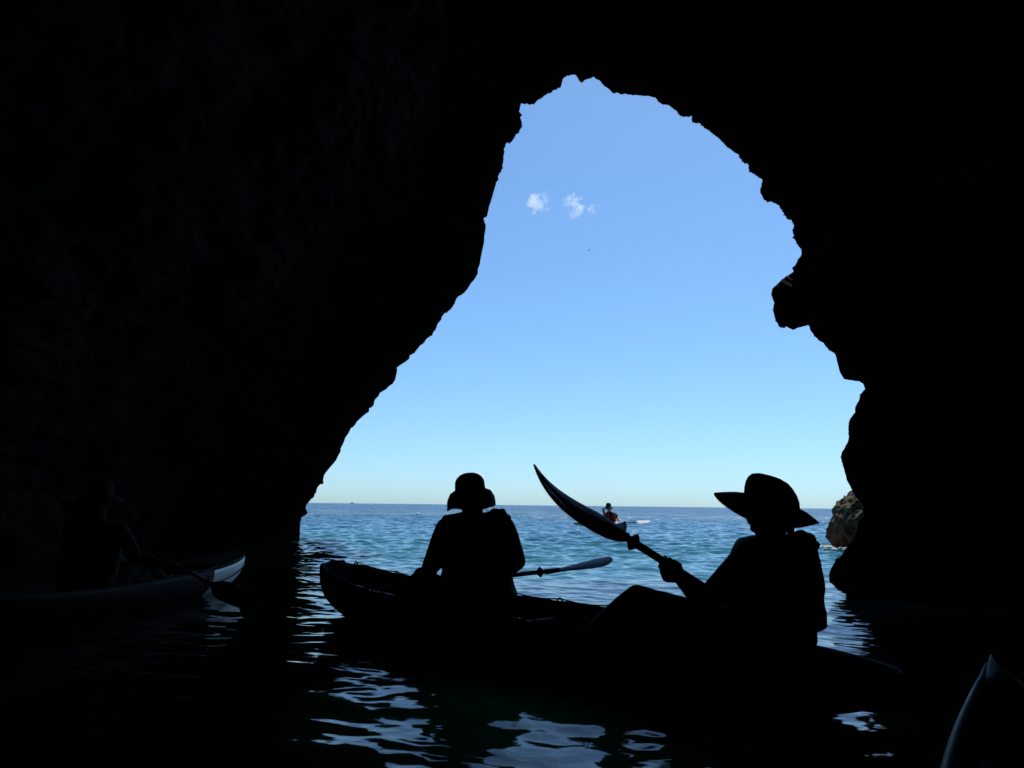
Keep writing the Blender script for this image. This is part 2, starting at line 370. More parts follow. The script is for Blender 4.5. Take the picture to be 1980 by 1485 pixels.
    n2 = t.nodes.new('ShaderNodeTexNoise'); n2.inputs['Scale'].default_value = .55; n2.inputs['Detail'].default_value = 7; n2.inputs['Roughness'].default_value = .6; L(mp.outputs[0], n2.inputs['Vector'])
    far = t.nodes.new('ShaderNodeMapRange'); far.inputs[1].default_value = 25; far.inputs[2].default_value = 70; L(sp.outputs[1], far.inputs[0])
    near = t.nodes.new('ShaderNodeMapRange'); near.inputs[1].default_value = 6; near.inputs[2].default_value = 16; near.inputs[3].default_value = .24; near.inputs[4].default_value = .9; L(sp.outputs[1], near.inputs[0])
    b1 = t.nodes.new('ShaderNodeBump'); b1.inputs['Distance'].default_value = .012; L(n1.outputs[0], b1.inputs['Height']); L(near.outputs[0], b1.inputs['Strength'])
    b2 = t.nodes.new('ShaderNodeBump'); b2.inputs['Distance'].default_value = 4.5; L(n2.outputs[0], b2.inputs['Height'])
    mp2 = t.nodes.new('ShaderNodeMapping'); mp2.inputs['Scale'].default_value = (.16, .022, 1); L(g.outputs['Position'], mp2.inputs[0])      # gusts: patches of rougher and smoother water
    n3 = t.nodes.new('ShaderNodeTexNoise'); n3.inputs['Scale'].default_value = 1; n3.inputs['Detail'].default_value = 5; n3.inputs['Roughness'].default_value = .65; L(mp2.outputs[0], n3.inputs['Vector'])
    gs = t.nodes.new('ShaderNodeMapRange'); gs.inputs[1].default_value = .35; gs.inputs[2].default_value = .65; gs.inputs[3].default_value = .25; gs.inputs[4].default_value = 1; L(n3.outputs[0], gs.inputs[0])
    gm_ = t.nodes.new('ShaderNodeMath'); gm_.operation = 'MULTIPLY'; L(far.outputs[0], gm_.inputs[0]); L(gs.outputs[0], gm_.inputs[1]); L(gm_.outputs[0], b2.inputs['Strength']); L(b1.outputs[0], b2.inputs['Normal'])
    L(b2.outputs[0], b.inputs['Normal'])
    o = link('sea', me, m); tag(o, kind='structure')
SEA0 = (.008, .125, .15, 1); SEA1 = (.006, .085, .165, 1); SEA2 = (.008, .080, .19, 1)
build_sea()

# ================================================================== CAVE
RIM = [(579,1240),(579,1120),(579,1045),(580,1030),(581,1010),(583,1000),(594,994),(595,990),(591,982),(593,973),(601,963),(606,959),(611,950),(617,939),(623,931),(628,920),(633,909),(640,900),(649,892),(655,880),(659,873),(658,868),(661,862),(668,845),(677,832),(687,820),(697,809),(706,801),(715,790),(724,779),(728,768),(735,760),(747,751),(757,743),(764,735),(767,722),(768,716),(767,711),(774,706),(783,700),(791,694),(793,687),(801,683),(808,673),(818,664),(828,652),(838,641),(844,630),(852,617),(855,608),(864,605),(871,599),(877,590),(881,580),(887,573),(896,568),(904,559),(909,550),(918,540),(924,529),(924,520),(928,510),(929,502),(936,468),(939,436),(935,422),(942,418),(946,399),(952,381),(957,363),(963,342),(970,326),(974,312),(973,294),(977,278),(984,275),(993,271),(1000,260),(1007,246),(1009,237),(1006,225),(1005,214),(1007,201),(1018,202),(1027,203),(1036,198),(1048,188),(1061,180),(1075,174),(1082,169),(1086,159),(1089,147),(1098,146),(1110,144),(1116,152),(1124,161),(1132,154),(1142,152),(1148,148),(1153,153),(1160,156),(1167,165),(1176,171),(1186,180),(1208,181),(1226,183),(1249,185),(1268,189),(1272,197),(1281,202),(1290,203),(1300,209),(1309,217),(1316,225),(1327,225),(1337,224),(1340,234),(1352,240),(1366,247),(1375,256),(1391,269),(1405,284),(1416,292),(1428,298),(1430,308),(1445,318),(1448,333),(1460,341),(1473,347),(1469,356),(1469,372),(1478,386),(1496,395),(1510,406),(1519,418),(1531,426),(1534,440),(1532,459),(1540,473),(1549,481),(1547,493),(1540,507),(1532,518),(1533,524),(1519,534),(1506,546),(1494,557),(1491,569),(1496,585),(1494,599),(1499,619),(1507,633),(1529,635),(1545,634),(1564,628),(1565,637),(1574,651),(1588,660),(1600,674),(1616,686),(1619,702),(1624,720),(1632,733),(1648,736),(1659,737),(1670,743),(1671,753),(1664,761),(1659,779),(1650,798),(1640,815),(1638,830),(1640,845),(1636,858),(1628,872),(1626,885),(1630,900),(1638,928),(1646,945),(1656,963),(1670,979),(1668,998),(1662,1007),(1657,1017),(1655,1033),(1646,1047),(1642,1054),(1633,1064),(1624,1076),(1618,1080),(1608,1096),(1602,1112),(1605,1128),(1618,1141),(1634,1147),(1650,1210),(1655,1330)]
KEYS = [((579,1240),17.),((583,1000),17.),((855,608),15.5),((939,436),14.8),((1110,144),13.5),((1337,224),12.5),((1549,481),11.2),((1491,569),11.0),((1671,753),10.2),((1646,945),8.9),((1655,1033),8.2),((1602,1112),7.6),((1634,1147),7.36),((1655,1330),7.36)]
def build_cave():
    pts = np.array(RIM, float); seg = np.hypot(*np.diff(pts, axis=0).T); cum = np.r_[0, np.cumsum(seg)]
    N = 1900; s = np.linspace(0, cum[-1], N); px = np.interp(s, cum, pts[:, 0]); py = np.interp(s, cum, pts[:, 1])
    # small ragged detail of the broken rock lip
    q = np.stack([s * .11, s * 0, s * 0], -1)
    env = np.clip(.55 + 1.3 * fbm(np.stack([s * .013, s * 0 + 3, s * 0], -1), 3, 17), .1, 1.3)
    px = px + 4.5 * fbm(q, 5, 11) * env + 2.0 * env * fbm(q * 3.1 + 7, 3, 15, True); py = py + 4.5 * fbm(q + 40, 5, 12) * env + 2.0 * env * fbm(q * 3.1 + 90, 3, 16, True)
    kc = [cum[RIM.index(k)] for k, _ in KEYS]; dep = np.interp(s, kc, [d for _, d in KEYS])
    dep = dep + .25 * fbm(np.stack([s * .02, s * 0 + 5, s * 0], -1), 4, 13) * np.clip((cum[-1] - s) / 400, 0, 1)
    C = np.array([P(a, b, d)[:] for a, b, d in zip(px, py, dep)])
    # radial directions, from the line of the cave axis
    ctr = np.array([1.0, 0, 1.5]); D = C - ctr; D[:, 1] = 0; rad = np.hypot(D[:, 0], D[:, 2])
    vp = np.stack([C[:, 0], C[:, 2] - CAMH], -1); vr = np.linalg.norm(vp, axis=1, keepdims=True); vd = vp / np.maximum(vr, .3)
    # blur the directions so neighbouring rays do not cross
    k = 61; ker = np.hanning(k); ker /= ker.sum()
    vdp = np.pad(vd, ((k // 2, k // 2), (0, 0)), 'edge'); vd = np.stack([np.convolve(vdp[:, j], ker, 'valid') for j in (0, 1)], -1)
    vd /= np.linalg.norm(vd, axis=1, keepdims=True)
    k2 = 45; ker2 = np.hanning(k2); ker2 /= ker2.sum(); Cp = np.pad(C, ((k2 // 2, k2 // 2), (0, 0)), 'edge')
    Cs = np.stack([np.convolve(Cp[:, j], ker2, 'valid') for j in range(3)], -1)
    # outward normals of the opening's outline (rock side), used close to the lip
    tg = np.gradient(np.stack([np.convolve(np.pad(C[:, j], (30, 30), 'edge'), np.hanning(61) / np.hanning(61).sum(), 'valid') for j in (0, 2)], -1), axis=0)
    nr = np.stack([-tg[:, 1], tg[:, 0]], -1); nr /= np.maximum(np.linalg.norm(nr, axis=1, keepdims=True), 1e-9)
    def way(dist):
        e_ = math.exp(-dist / 1.2); m_ = vd0 * (1 - e_) + nr * e_; return m_ / np.maximum(np.linalg.norm(m_, axis=1, keepdims=True), .25)
    vd0 = vd.copy()
    T = 230; tt = np.linspace(0, 1, T) ** 1.6
    Yb = -9.0; V = np.zeros((T, N, 3))
    for j, t in enumerate(tt):
        Y = C[:, 1] * (1 - t) + Yb * t; back = C[:, 1] - Y
        ramp = 1 - np.exp(-back / .6); fade = np.exp(-back / .5); vd = np.stack([vd0[:, q_] for q_ in (0, 1)], -1)
        e_ = np.exp(-back / 1.6)[:, None]; vd = vd0 * (1 - e_) + nr * e_; vd = vd / np.maximum(np.linalg.norm(vd, axis=1, keepdims=True), .3)
        out = .12 * back * np.exp(-back / 12) + .9 * ramp
        close = np.clip((back - (C[:, 1] + 3)) / 6.0, 0, 1) ** 2              # the cave closes behind the viewer
        base = np.stack([C[:, 0] * fade + Cs[:, 0] * (1 - fade) + vd[:, 0] * out, Y, C[:, 2] * fade + Cs[:, 2] * (1 - fade) + vd[:, 1] * out], -1)
        qp = base * np.array([1, .8, 1])
        n = .55 * fbm(qp * .45, 4, 21, True) + .22 * fbm(qp * 1.7, 4, 22, True) + .07 * fbm(qp * 6, 3, 23)
        n = (n + .45) * ramp
        n = np.maximum(n, 0) * (1 + .6 * ramp)
        base[:, 0] += vd[:, 0] * n; base[:, 2] += vd[:, 1] * n
        base[:, 0] = base[:, 0] * (1 - close) + 0.6 * close; base[:, 2] = base[:, 2] * (1 - close) + 1.0 * close
        V[j] = base
    # outer cliff face round the mouth, seaward side
    E = 60; VO = np.zeros((E, N, 3))
    for j in range(E):
        u = (j + 1) / E; o = 26 * u ** 1.7; vd = way(o)
        base = np.stack([C[:, 0] + vd[:, 0] * o, C[:, 1] + .12 * o, C[:, 2] + vd[:, 1] * o], -1)
        n = fbm(base * .35, 5, 31, True) * min(1, o / 2)
        base[:, 1] += .5 * n; VO[j] = base
    VV = np.concatenate([VO[::-1], V], 0)
    me = grid_mesh('cave_rock_wall', VV, N, VV.shape[0])
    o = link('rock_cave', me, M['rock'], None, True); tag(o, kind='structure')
build_cave()

# ------------------------------------------------------------------ boulder outside the mouth
def build_boulder():
    Y0 = 16.5; c = P(1668, 1010, Y0); bm = bmesh.new()
    bmesh.ops.create_icosphere(bm, subdivisions=6, radius=1)
    co = np.array([v.co[:] for v in bm.verts]); n = .30 * fbm(co * 1.1 + 3, 3, 41) + .16 * fbm(co * 3.2, 4, 42, True) + .05 * fbm(co * 10, 3, 43)
    co = co * (1 + n)[:, None] * np.array([.72, .9, .82]); co[:, 0] += .18 * (co[:, 2] > 0) * co[:, 2]
    for v, p in zip(bm.verts, co): v.co = Vector(p) + Vector((c.x, c.y, .40))
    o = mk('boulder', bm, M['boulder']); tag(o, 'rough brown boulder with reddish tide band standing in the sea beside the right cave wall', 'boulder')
    # foam lapping at its foot
    bm = bmesh.new(); rnd = random.Random(3)
    for k in range(120):
        a = rnd.uniform(3.0, 5.4); rr = 1.0 + rnd.random() ** 3 * .35; p = Vector((c.x - .1 + .80 * rr * math.cos(a), c.y + 1.0 * rr * math.sin(a), rnd.uniform(-.01, .10) * (1.5 - rr)))
        ell(bm, p, (rnd.uniform(.015, .06), rnd.uniform(.02, .08), rnd.uniform(.01, .035)), Matrix.Rotation(rnd.uniform(0, 3), 3, 'Z'), 8)
    tag(mk('foam', bm, M['foam']), 'white foam washing round the foot of the boulder', 'foam', kind='stuff')
build_boulder()

# ================================================================== kayaks
def kayak(name, label, bow, stern, W, zg=.23, rise=.12, draft=.10, hullmat='maroon', deckmat=None, blunt=.55, depth=.15, cock=(.1, .9), group=None, tipw=.04, rocker=.16, sternmat=None, srise=None, pw=3.0):
    bow, stern = Vector((*bow, 0)), Vector((*stern, 0)); L = (bow - stern).length; u = (bow - stern) / L; v = Vector((-u.y, u.x, 0)); mid = (bow + stern) / 2
    root = empty(name, mid, label, 'kayak', group)
    def wd(s): e = abs(2 * s - 1); return (W / 2) * (1 - e ** pw) ** blunt + tipw * e ** 4
    def top(s): e = abs(2 * s - 1); return zg + (rise if s > .5 or srise is None else srise) * e ** 3
    def keel(s): e = abs(2 * s - 1); return -draft + rocker * e ** 5
    def pt(s, y, z): return stern + u * (s * L) + v * y + Vector((0, 0, z))
    NS = 90; ss = [.5 - .5 * math.cos(math.pi * k / NS) for k in range(NS + 1)]
    bm = bmesh.new(); rings = []
    def dep(s):
        a, b = cock; e = .05
        f = max(0, min(1, (s - a) / e)) * max(0, min(1, (b - s) / e)); return depth * f * f * (3 - 2 * f)
    for s in ss:
        ww, zt, zk = wd(s), top(s), keel(s); ring = []
        e = abs(2 * s - 1)
        if e > .985:                                        # rounded stem
            k = (1 - (e - .985) / .015); k = math.sqrt(max(0, 1 - (1 - k) ** 2)) * .75 + .25
            mz = (zt + zk) / 2 + .05; zt = mz + (zt - mz) * k; zk = mz + (zk - mz) * k; ww *= k
        for q in range(11):
            a = q / 10; ring.append(pt(s, ww * (1 - a ** 2.6) ** .62, zt + (zk - zt) * a))
        ring += [pt(s, -ww * (1 - a ** 2.6) ** .62, zt + (zk - zt) * a) for a in [1 - q / 10 for q in range(1, 11)]]
        d = dep(s); rim = min(.035, ww * .3)
        ring += [pt(s, -(ww - rim * .4), zt + .012), pt(s, -(ww - rim), zt + .012 - d * .05), pt(s, -(ww - rim) * .93, zt + .012 - d * .8), pt(s, -(ww - rim) * .8, zt + .012 - d), pt(s, 0, zt + .02 - d * 1.0 + .02 * (1 - d / max(depth, .01))),
                 pt(s, (ww - rim) * .8, zt + .012 - d), pt(s, (ww - rim) * .93, zt + .012 - d * .8), pt(s, (ww - rim), zt + .012 - d * .05), pt(s, ww - rim * .4, zt + .012)]
        rings.append(ring)
    loft(bm, rings)
    hull = mk('hull', bm, M[hullmat], root)
    if sternmat:
        hull.data.materials.append(M[sternmat]); hull.data.materials.append(M['hull_shade']); hull.data.materials.append(M['deck_green'])
        loc = rootloc(hull)
        for p in hull.data.polygons:
            q_ = ((p.center + loc) - stern).dot(u) / L; p.material_index = 1 if q_ < .40 else (2 if q_ < .72 else 0)
            off = (p.center + loc) - stern; side_ = off.dot(v)
            if p.normal.z > .45 or p.normal.dot(v) * side_ < 0: p.material_index = 3
    return root, pt, wd, top, dep, u, v
def deck_line(root, pt, wd, top, s0, s1, side, nfit=5, eye=True):
    bm = bmesh.new(); pts = []
    for k in range(61):
        s = s0 + (s1 - s0) * k / 60; sag = .012 * abs(math.sin(math.pi * nfit * k / 60))
        pts.append(pt(s, side * (wd(s) - .012), top(s) + .030 - sag))
    tube(bm, pts, .0045, 6); mk('deck_line', bm, M['rubber'], root)
    for k in range(nfit + 1):
        s = s0 + (s1 - s0) * k / nfit; bm = bmesh.new(); c = pt(s, side * (wd(s) - .012), top(s) + .012)
        d = (pt(s + .01, 0, 0) - pt(s, 0, 0)).normalized()
        tube(bm, [c - d * .028 + Vector((0, 0, -.004)), c - d * .018 + Vector((0, 0, .012)), c + Vector((0, 0, .024)), c + d * .018 + Vector((0, 0, .012)), c + d * .028 + Vector((0, 0, -.004))], .006, 8)
        mk('pad_eye', bm, M['rubber'], root)
def seat(root, pt, top, dep, s, W=.36, face=1, L=4):
    z = top(s) - dep(s) + .02; bm = bmesh.new()
    a, b, c, d = pt(s, -W / 2, z), pt(s, W / 2, z), pt(s + face * .38 / L, W / 2, z), pt(s + face * .38 / L, -W / 2, z); up = Vector((0, 0, .045))
    loft(bm, [[a, b, c, d], [a + up, b + up, c + up * .8, d + up * .8]]); bmesh.ops.bevel(bm, geom=bm.edges[:] + bm.verts[:], offset=.014, segments=2, affect='EDGES'); mk('seat', bm, M['rubber'], root)
    bm = bmesh.new(); f = (pt(s + face * .1, 0, 0) - pt(s, 0, 0)).normalized()
    bk = -f * .07 + Vector((0, 0, .26)); th = f * .03
    loft(bm, [[a + up, b + up, b + up + th, a + up + th], [a + up + bk * .5, b + up + bk * .5, b + up + bk * .5 + th, a + up + bk * .5 + th], [a.lerp(b, .1) + up + bk, b.lerp(a, .1) + up + bk, b.lerp(a, .1) + up + bk + th, a.lerp(b, .1) + up + bk + th]])
    bmesh.ops.bevel(bm, geom=bm.edges[:] + bm.verts[:], offset=.008, segments=2, affect='EDGES'); mk('seat_back', bm, M['rubber'], root)
def paddle(name, label, tip, other, facing, facing2=None, bl=.48, bw=.085, curve=.05, blade='carbon', blade2=None, r=.015, offs=0.0, group=None, sickle=0, rnd=False, dishd=.012):
    tip, other = Vector(tip), Vector(other); ax = (other - tip).normalized(); Lp = (other - tip).length
    root = empty(name, (tip + other) / 2, label, 'paddle', group)
    def CV(q): return curve * (1 - q) ** 1.8 if not sickle else sickle * ((1 - q) ** 4 - 2.3 * q * (1 - q) ** 1.5)
    bm = bmesh.new(); tube(bm, [tip + ax * (bl - .10), tip.lerp(other, .5), other - ax * (bl - .10)], r, 14); mk('shaft', bm, M['shaft'], root)
    for base, d, fc, mt in ((tip, ax, Vector(facing), blade), (other, -ax, Vector(facing2 or facing), blade2 or blade)):
        n = (fc - d * fc.dot(d)).normalized(); sd = d.cross(n); bm = bmesh.new(); rings_ = []
        for k in range(25):
            q = k / 24                                     # 0 tip .. 1 throat
            wv = bw * (1 - (1 - min(1, q / .75)) ** 2.0) ** .52 if q < .75 else bw * (1 - ((q - .75) / .25) ** 1.6 * (1 - r * .9 / bw))
            if rnd: wv = bw * math.sqrt(max(0, 1 - (1 - min(1, q / .13)) ** 2)) * (1 if q < .13 else (.5 + .5 * math.cos(math.pi * min(1, (q - .13) / .87))) * (1 - r * .9 / bw) + r * .9 / bw)
            wv = max(wv, .004); cv = CV(q); c = base + d * (q * bl) + n * cv + sd * offs * (1 - q) ** 2
            th = .003 + .010 * max(0, (q - .8) / .2); dish = -dishd * (wv / bw)
            ring = []
            for j in range(9): y = -1 + 2 * j / 8; ring.append(c + sd * wv * y + n * (dish * (1 - y * y) + th))
            for j in range(9): y = 1 - 2 * j / 8; ring.append(c + sd * wv * y + n * (dish * (1 - y * y) - th))
            rings_.append(ring)
        loft(bm, rings_); bl_o = mk('blade', bm, M[mt], root)
        bm = bmesh.new(); rp = []
        for k in range(20):
            q = .10 + .9 * k / 19; cv = CV(q); rp.append(base + d * (q * bl) + n * (cv - .010))
        tube(bm, rp, [(.003) + .009 * (k / 19) ** 2 for k in range(20)], 12); mk('blade_rib', bm, M[mt], bl_o)
        if sickle and base is tip:                          # spine, and glossy wedges added and tilted to make the reflected streaks
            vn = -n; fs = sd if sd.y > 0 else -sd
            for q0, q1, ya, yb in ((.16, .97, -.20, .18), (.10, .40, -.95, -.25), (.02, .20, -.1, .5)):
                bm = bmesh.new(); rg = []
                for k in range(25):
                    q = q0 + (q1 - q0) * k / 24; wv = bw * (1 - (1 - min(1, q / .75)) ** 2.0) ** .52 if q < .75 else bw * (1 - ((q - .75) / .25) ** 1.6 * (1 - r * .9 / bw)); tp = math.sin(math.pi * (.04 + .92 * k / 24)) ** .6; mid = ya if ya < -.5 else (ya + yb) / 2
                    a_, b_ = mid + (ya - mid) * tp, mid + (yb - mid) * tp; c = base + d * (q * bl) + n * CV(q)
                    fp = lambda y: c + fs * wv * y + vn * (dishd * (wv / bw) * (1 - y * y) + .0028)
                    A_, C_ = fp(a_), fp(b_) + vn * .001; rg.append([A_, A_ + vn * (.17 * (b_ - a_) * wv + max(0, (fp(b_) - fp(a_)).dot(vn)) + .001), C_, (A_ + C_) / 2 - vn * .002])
                loft(bm, rg); mk('blade_streak', bm, M['rib_glint'], bl_o)
        bm = bmesh.new(); c = base + d * (bl + .035); fm = frame(d)
        prof = [(-.018, r * .98), (-.014, r + .006), (-.006, r + .016), (.0, r + .021), (.006, r + .016), (.014, r + .007), (.022, r * .98)]
        loft(bm, [[c + d * x + fm @ Vector((math.cos(t) * rr, math.sin(t) * rr, 0)) for t in [2 * math.pi * i / 20 for i in range(20)]] for x, rr in prof]); mk('drip_ring', bm, M['rubber'], root)
    return root, ax

# ---- tandem kayak in the foreground
BOW, STERN = (-1.47, 6.22), (1.54, 3.06)
tk, pt, wd, top, dep, tu, tv = kayak('kayak', 'long dark tandem kayak across the middle of the cave carrying two paddlers', BOW, STERN, .74, zg=.235, rise=.13, draft=.10, hullmat='maroon', tipw=.06, rocker=.2, blunt=.62, cock=(-.06, .975), srise=-.035)
deck_line(tk, pt, wd, top, .30, .97, -1, 7); deck_line(tk, pt, wd, top, .30, .95, 1, 6)
seat(tk, pt, top, dep, .235, L=4.66); seat(tk, pt, top, dep, .60, L=4.66)
bm = bmesh.new()
for s in (.965,):
    c = pt(s, 0, top(s) + .02); tube(bm, [c + tv * .05, c + tv * .03 + Vector((0, 0, .03)), c - tv * .03 + Vector((0, 0, .03)), c - tv * .05], .009, 8)
mk('carry_handle', bm, M['rubber'], tk)
for sd_ in (-1, 1):                                        # glossy strips added to draw the highlight along the gunwales
    bm = bmesh.new(); tube(bm, [pt(.40 + .57 * k / 50, sd_ * (wd(.40 + .57 * k / 50) - .016), top(.40 + .57 * k / 50) + .014 - .003 * math.sin(k * .9)) for k in range(51)], .007, 8); mk('gunwale_glint', bm, M['glint_gloss'], tk)
# footwell divider between the seats
bm = bmesh.new(); c = .47
loft(bm, [[pt(c - .012, -.24, top(c) - dep(c)), pt(c + .012, -.24, top(c) - dep(c)), pt(c + .012, .24, top(c) - dep(c)), pt(c - .012, .24, top(c) - dep(c))],
          [pt(c - .006, -.2, top(c) - .06), pt(c + .006, -.2, top(c) - .06), pt(c + .006, .2, top(c) - .06), pt(c - .006, .2, top(c) - .06)]]); mk('foot_brace', bm, M['maroon'], tk)

# ---- near paddler A (behind view)
YA = 4.97
pA = empty('person', P(905, 1165, YA), 'person seen from behind in a bucket hat and bulky life jacket in the tandem kayak', 'person')
pad, axA = paddle('paddle', 'paddle with pale blade held low by the paddler in the bucket hat', P(1187, 1090, 4.90), P(905, 1122, 5.25) + (P(905, 1122, 5.25) - P(1187, 1090, 4.90)) * .93, (.05, -.50, .85), (.2, -.8, .5), bl=.47, bw=.052, curve=.03, blade='blade_blue', blade2='carbon', r=.0145, rnd=True)
def onpad(px):  # point of paddle A's shaft that stands at column px
    a, b = P(1187, 1090, 4.90), P(905, 1122, 5.25); d = b - a; best = None
    for k in range(400):
        q = a + d * (k / 200); c = CM.inverted() @ q; x = CX + c.x / -c.z * F
        if best is None or abs(x - px) < best[0]: best = (abs(x - px), q)
    return best[1]
bm = bmesh.new()
q, R = head(bm, P(912, 962, YA - .0), (-.685, .728, -.12))
limb(bm, [P(914, 975, YA), P(914, 1006, YA)], [.058, .075])
rows(bm, [(890, 944, 994, YA, .07), (866, 972, 1004, YA, .10), (862, 982, 1025, YA, .115), (868, 980, 1070, YA, .12), (852, 980, 1110, YA, .115), (846, 990, 1150, YA, .13), (866, 994, 1172, YA, .14), (880, 980, 1190, YA, .10)])
hL, hR = onpad(812), onpad(975)
for sh, el, hd in ((P(864, 1024, YA), P(838, 1086, YA - .05), hL), (P(974, 1022, YA), P(998, 1084, YA + .02), hR)):
    wr = hd.lerp(el, .26); limb(bm, [sh, el], [.078, .064]); limb(bm, [el, wr], [.064, .040]); grip(bm, hd, axA, wr, .0145)
for sgn in (-1, 1):
    h = P(928, 1170, YA) + tv * sgn * .10; kn = h + tu * .42 + tv * sgn * .06 + Vector((0, 0, .16)); an = kn + tu * .36 + Vector((0, 0, -.2)); limb(bm, [h, kn], [.085, .06]); limb(bm, [kn, an], [.056, .04]); limb(bm, [an, an + tu * .1 + Vector((0, 0, .1))], [.04, .03])
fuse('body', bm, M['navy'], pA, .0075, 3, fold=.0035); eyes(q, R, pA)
bm = bmesh.new()
rows(bm, [(884, 950, 992, YA, .10), (868, 978, 996, YA, .135), (857, 986, 1008, YA, .16), (852, 990, 1035, YA, .17), (855, 990, 1080, YA, .175), (858, 992, 1120, YA, .175), (862, 998, 1146, YA, .17), (868, 996, 1156, YA, .15)])
for (x, y, r) in ((957, 990, .022), (970, 992, .026), (980, 1001, .024), (863, 1003, .022)): ell(bm, P(x, y, YA - .03), (r * 1.3, .05, r), None, 10)
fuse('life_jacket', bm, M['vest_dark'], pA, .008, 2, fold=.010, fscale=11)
bm = bmesh.new(); c0 = [P(x, y, YA - .05) for x, y in ((846, 1019), (842, 1015), (838, 1013))]; tube(bm, c0, .004, 6); mk('strap', bm, M['rubber'], pA)
bm = bmesh.new(); tube(bm, [P(953, 975, YA), P(955, 986, YA), P(948, 990, YA), P(938, 986, YA)], .003, 6); mk('chin_strap', bm, M['rubber'], pA)
hat(pA, P(909, 946, YA), (-.685, .728, -.02), (-.15, 0, 1), [(0, 0, .103, .100), (0, .03, .100, .098), (0, .055, .096, .095), (0, .080, .082, .080), (0, .098, .060, .056), (0, .108, .035, .03), (0, .110, .015, .015)], (.172, .172, .173, .115, .115, .12), M['hat'], wob=.085, seed=11, bp=1.6)

# ---- near paddler B (woman in wide brimmed hat)
YB = 3.4
pB = empty('person', P(1480, 1225, YB), 'person in a wide brimmed hat facing left with knee raised, holding a paddle up', 'person')
T1, T2 = P(1018, 917, 2.95), P(1295, 1093, 3.14)
nB = (P(1085, 812, 2.95) - P(1031, 896, 2.95)).normalized() * -.93 + Vector((0, .37, 0))
d = (T2 - T1).normalized(); T3 = T1 + d * 2.2
pB_pad, axB = paddle('paddle', 'dark glossy paddle raised diagonally by the person in the wide brimmed hat', T1, T3, nB, nB, bl=.50, bw=.104, sickle=-.050, dishd=.003, blade='carbon', r=.0165)
bm = bmesh.new()
q, R = head(bm, P(1481, 984, YB), (-.97, .22, -.03), (0.05, 0, 1), .92)
limb(bm, [P(1488, 1010, YB), P(1492, 1050, YB)], [.056, .070])
rows(bm, [(1452, 1535, 1040, YB, .06), (1440, 1562, 1050, YB, .09), (1436, 1570, 1080, YB, .12), (1432, 1570, 1120, YB, .13), (1425, 1570, 1160, YB, .13), (1415, 1572, 1200, YB, .14), (1400, 1575, 1235, YB, .16), (1410, 1565, 1262, YB, .14)])
E1 = P(1364, 1166, 3.16); W1 = T2.lerp(E1, .27)
limb(bm, [P(1452, 1078, 3.24), E1], [.073, .052]); limb(bm, [E1, W1], [.05, .031]); grip(bm, T2, axB, W1, .0165, .95)
hB2 = T2 + axB * .50; E2 = P(1345, 1172, 3.62); limb(bm, [P(1535, 1070, YB + .12), P(1480, 1150, YB + .25)], [.065, .05]); limb(bm, [P(1480, 1150, YB + .25), hB2.lerp(P(1480, 1150, YB + .25), .3)], [.048, .032]); grip(bm, hB2, axB, hB2.lerp(P(1480, 1150, YB + .25), .3), .0165, .95)
limb(bm, [P(1460, 1232, 3.36), P(1232, 1155, 3.62)], [.088, .058]); limb(bm, [P(1230, 1156, 3.62), P(1185, 1192, 3.8), P(1143, 1222, 3.98)], [.056, .056, .038]); limb(bm, [P(1143, 1224, 3.98), P(1112, 1222, 4.12)], [.038, .026])
limb(bm, [P(1480, 1225, 3.5), P(1268, 1184, 3.82)], [.085, .062]); limb(bm, [P(1268, 1186, 3.82), P(1225, 1208, 4.05)], [.06, .05]); limb(bm, [P(1240, 1215, 4.1), P(1205, 1208, 4.2)], [.036, .026])
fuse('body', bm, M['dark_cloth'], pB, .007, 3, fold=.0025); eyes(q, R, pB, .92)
bm = bmesh.new()
rows(bm, [(1456, 1540, 1036, YB, .08), (1432, 1566, 1042, YB, .12), (1420, 1574, 1056, YB, .15), (1412, 1577, 1080, YB, .165), (1408, 1583, 1110, YB, .17), (1404, 1587, 1135, YB, .17), (1402, 1586, 1155, YB, .17), (1400, 1591, 1180, YB, .175), (1400, 1591, 1207, YB, .175), (1402, 1578, 1214, YB, .15)])
for (x, y, r) in ((1549, 1036, .022), (1563, 1041, .022), (1574, 1054, .018)): ell(bm, P(x, y, YB), (r * 1.2, .05, r), None, 10)
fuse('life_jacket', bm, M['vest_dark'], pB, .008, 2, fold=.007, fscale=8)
bm = bmesh.new()
rows(bm, [(1470, 1530, 960, YB, .10), (1478, 1532, 985, YB, .10), (1484, 1532, 1005, YB, .095), (1490, 1526, 1022, YB, .085), (1496, 1510, 1034, YB, .05)])
limb(bm, [P(1526, 1010, YB), P(1529, 1030, YB), P(1526, 1044, YB)], [.022, .017, .012]); fuse('hair', bm, M['hair'], pB, .006, 2)
bm = bmesh.new(); tube(bm, [P(1541, 993, YB), P(1548, 994, YB), P(1555, 1001, YB), P(1549, 1006, YB), P(1543, 1005, YB)], .0035, 6); mk('chin_strap', bm, M['rubber'], pB)
f = Vector((-.93, .20, .285)).normalized()
hat(pB, P(1492, 969, YB), f, (.30, 0, 1), [(0, 0, .125, .098), (.008, .03, .122, .098), (.017, .055, .114, .094), (.026, .078, .100, .086), (.032, .095, .082, .070), (.036, .105, .055, .048), (.036, .108, .02, .02)], (.250, .212, .185, .040, .035, .10), M['hat'], wob=.012, seed=2)

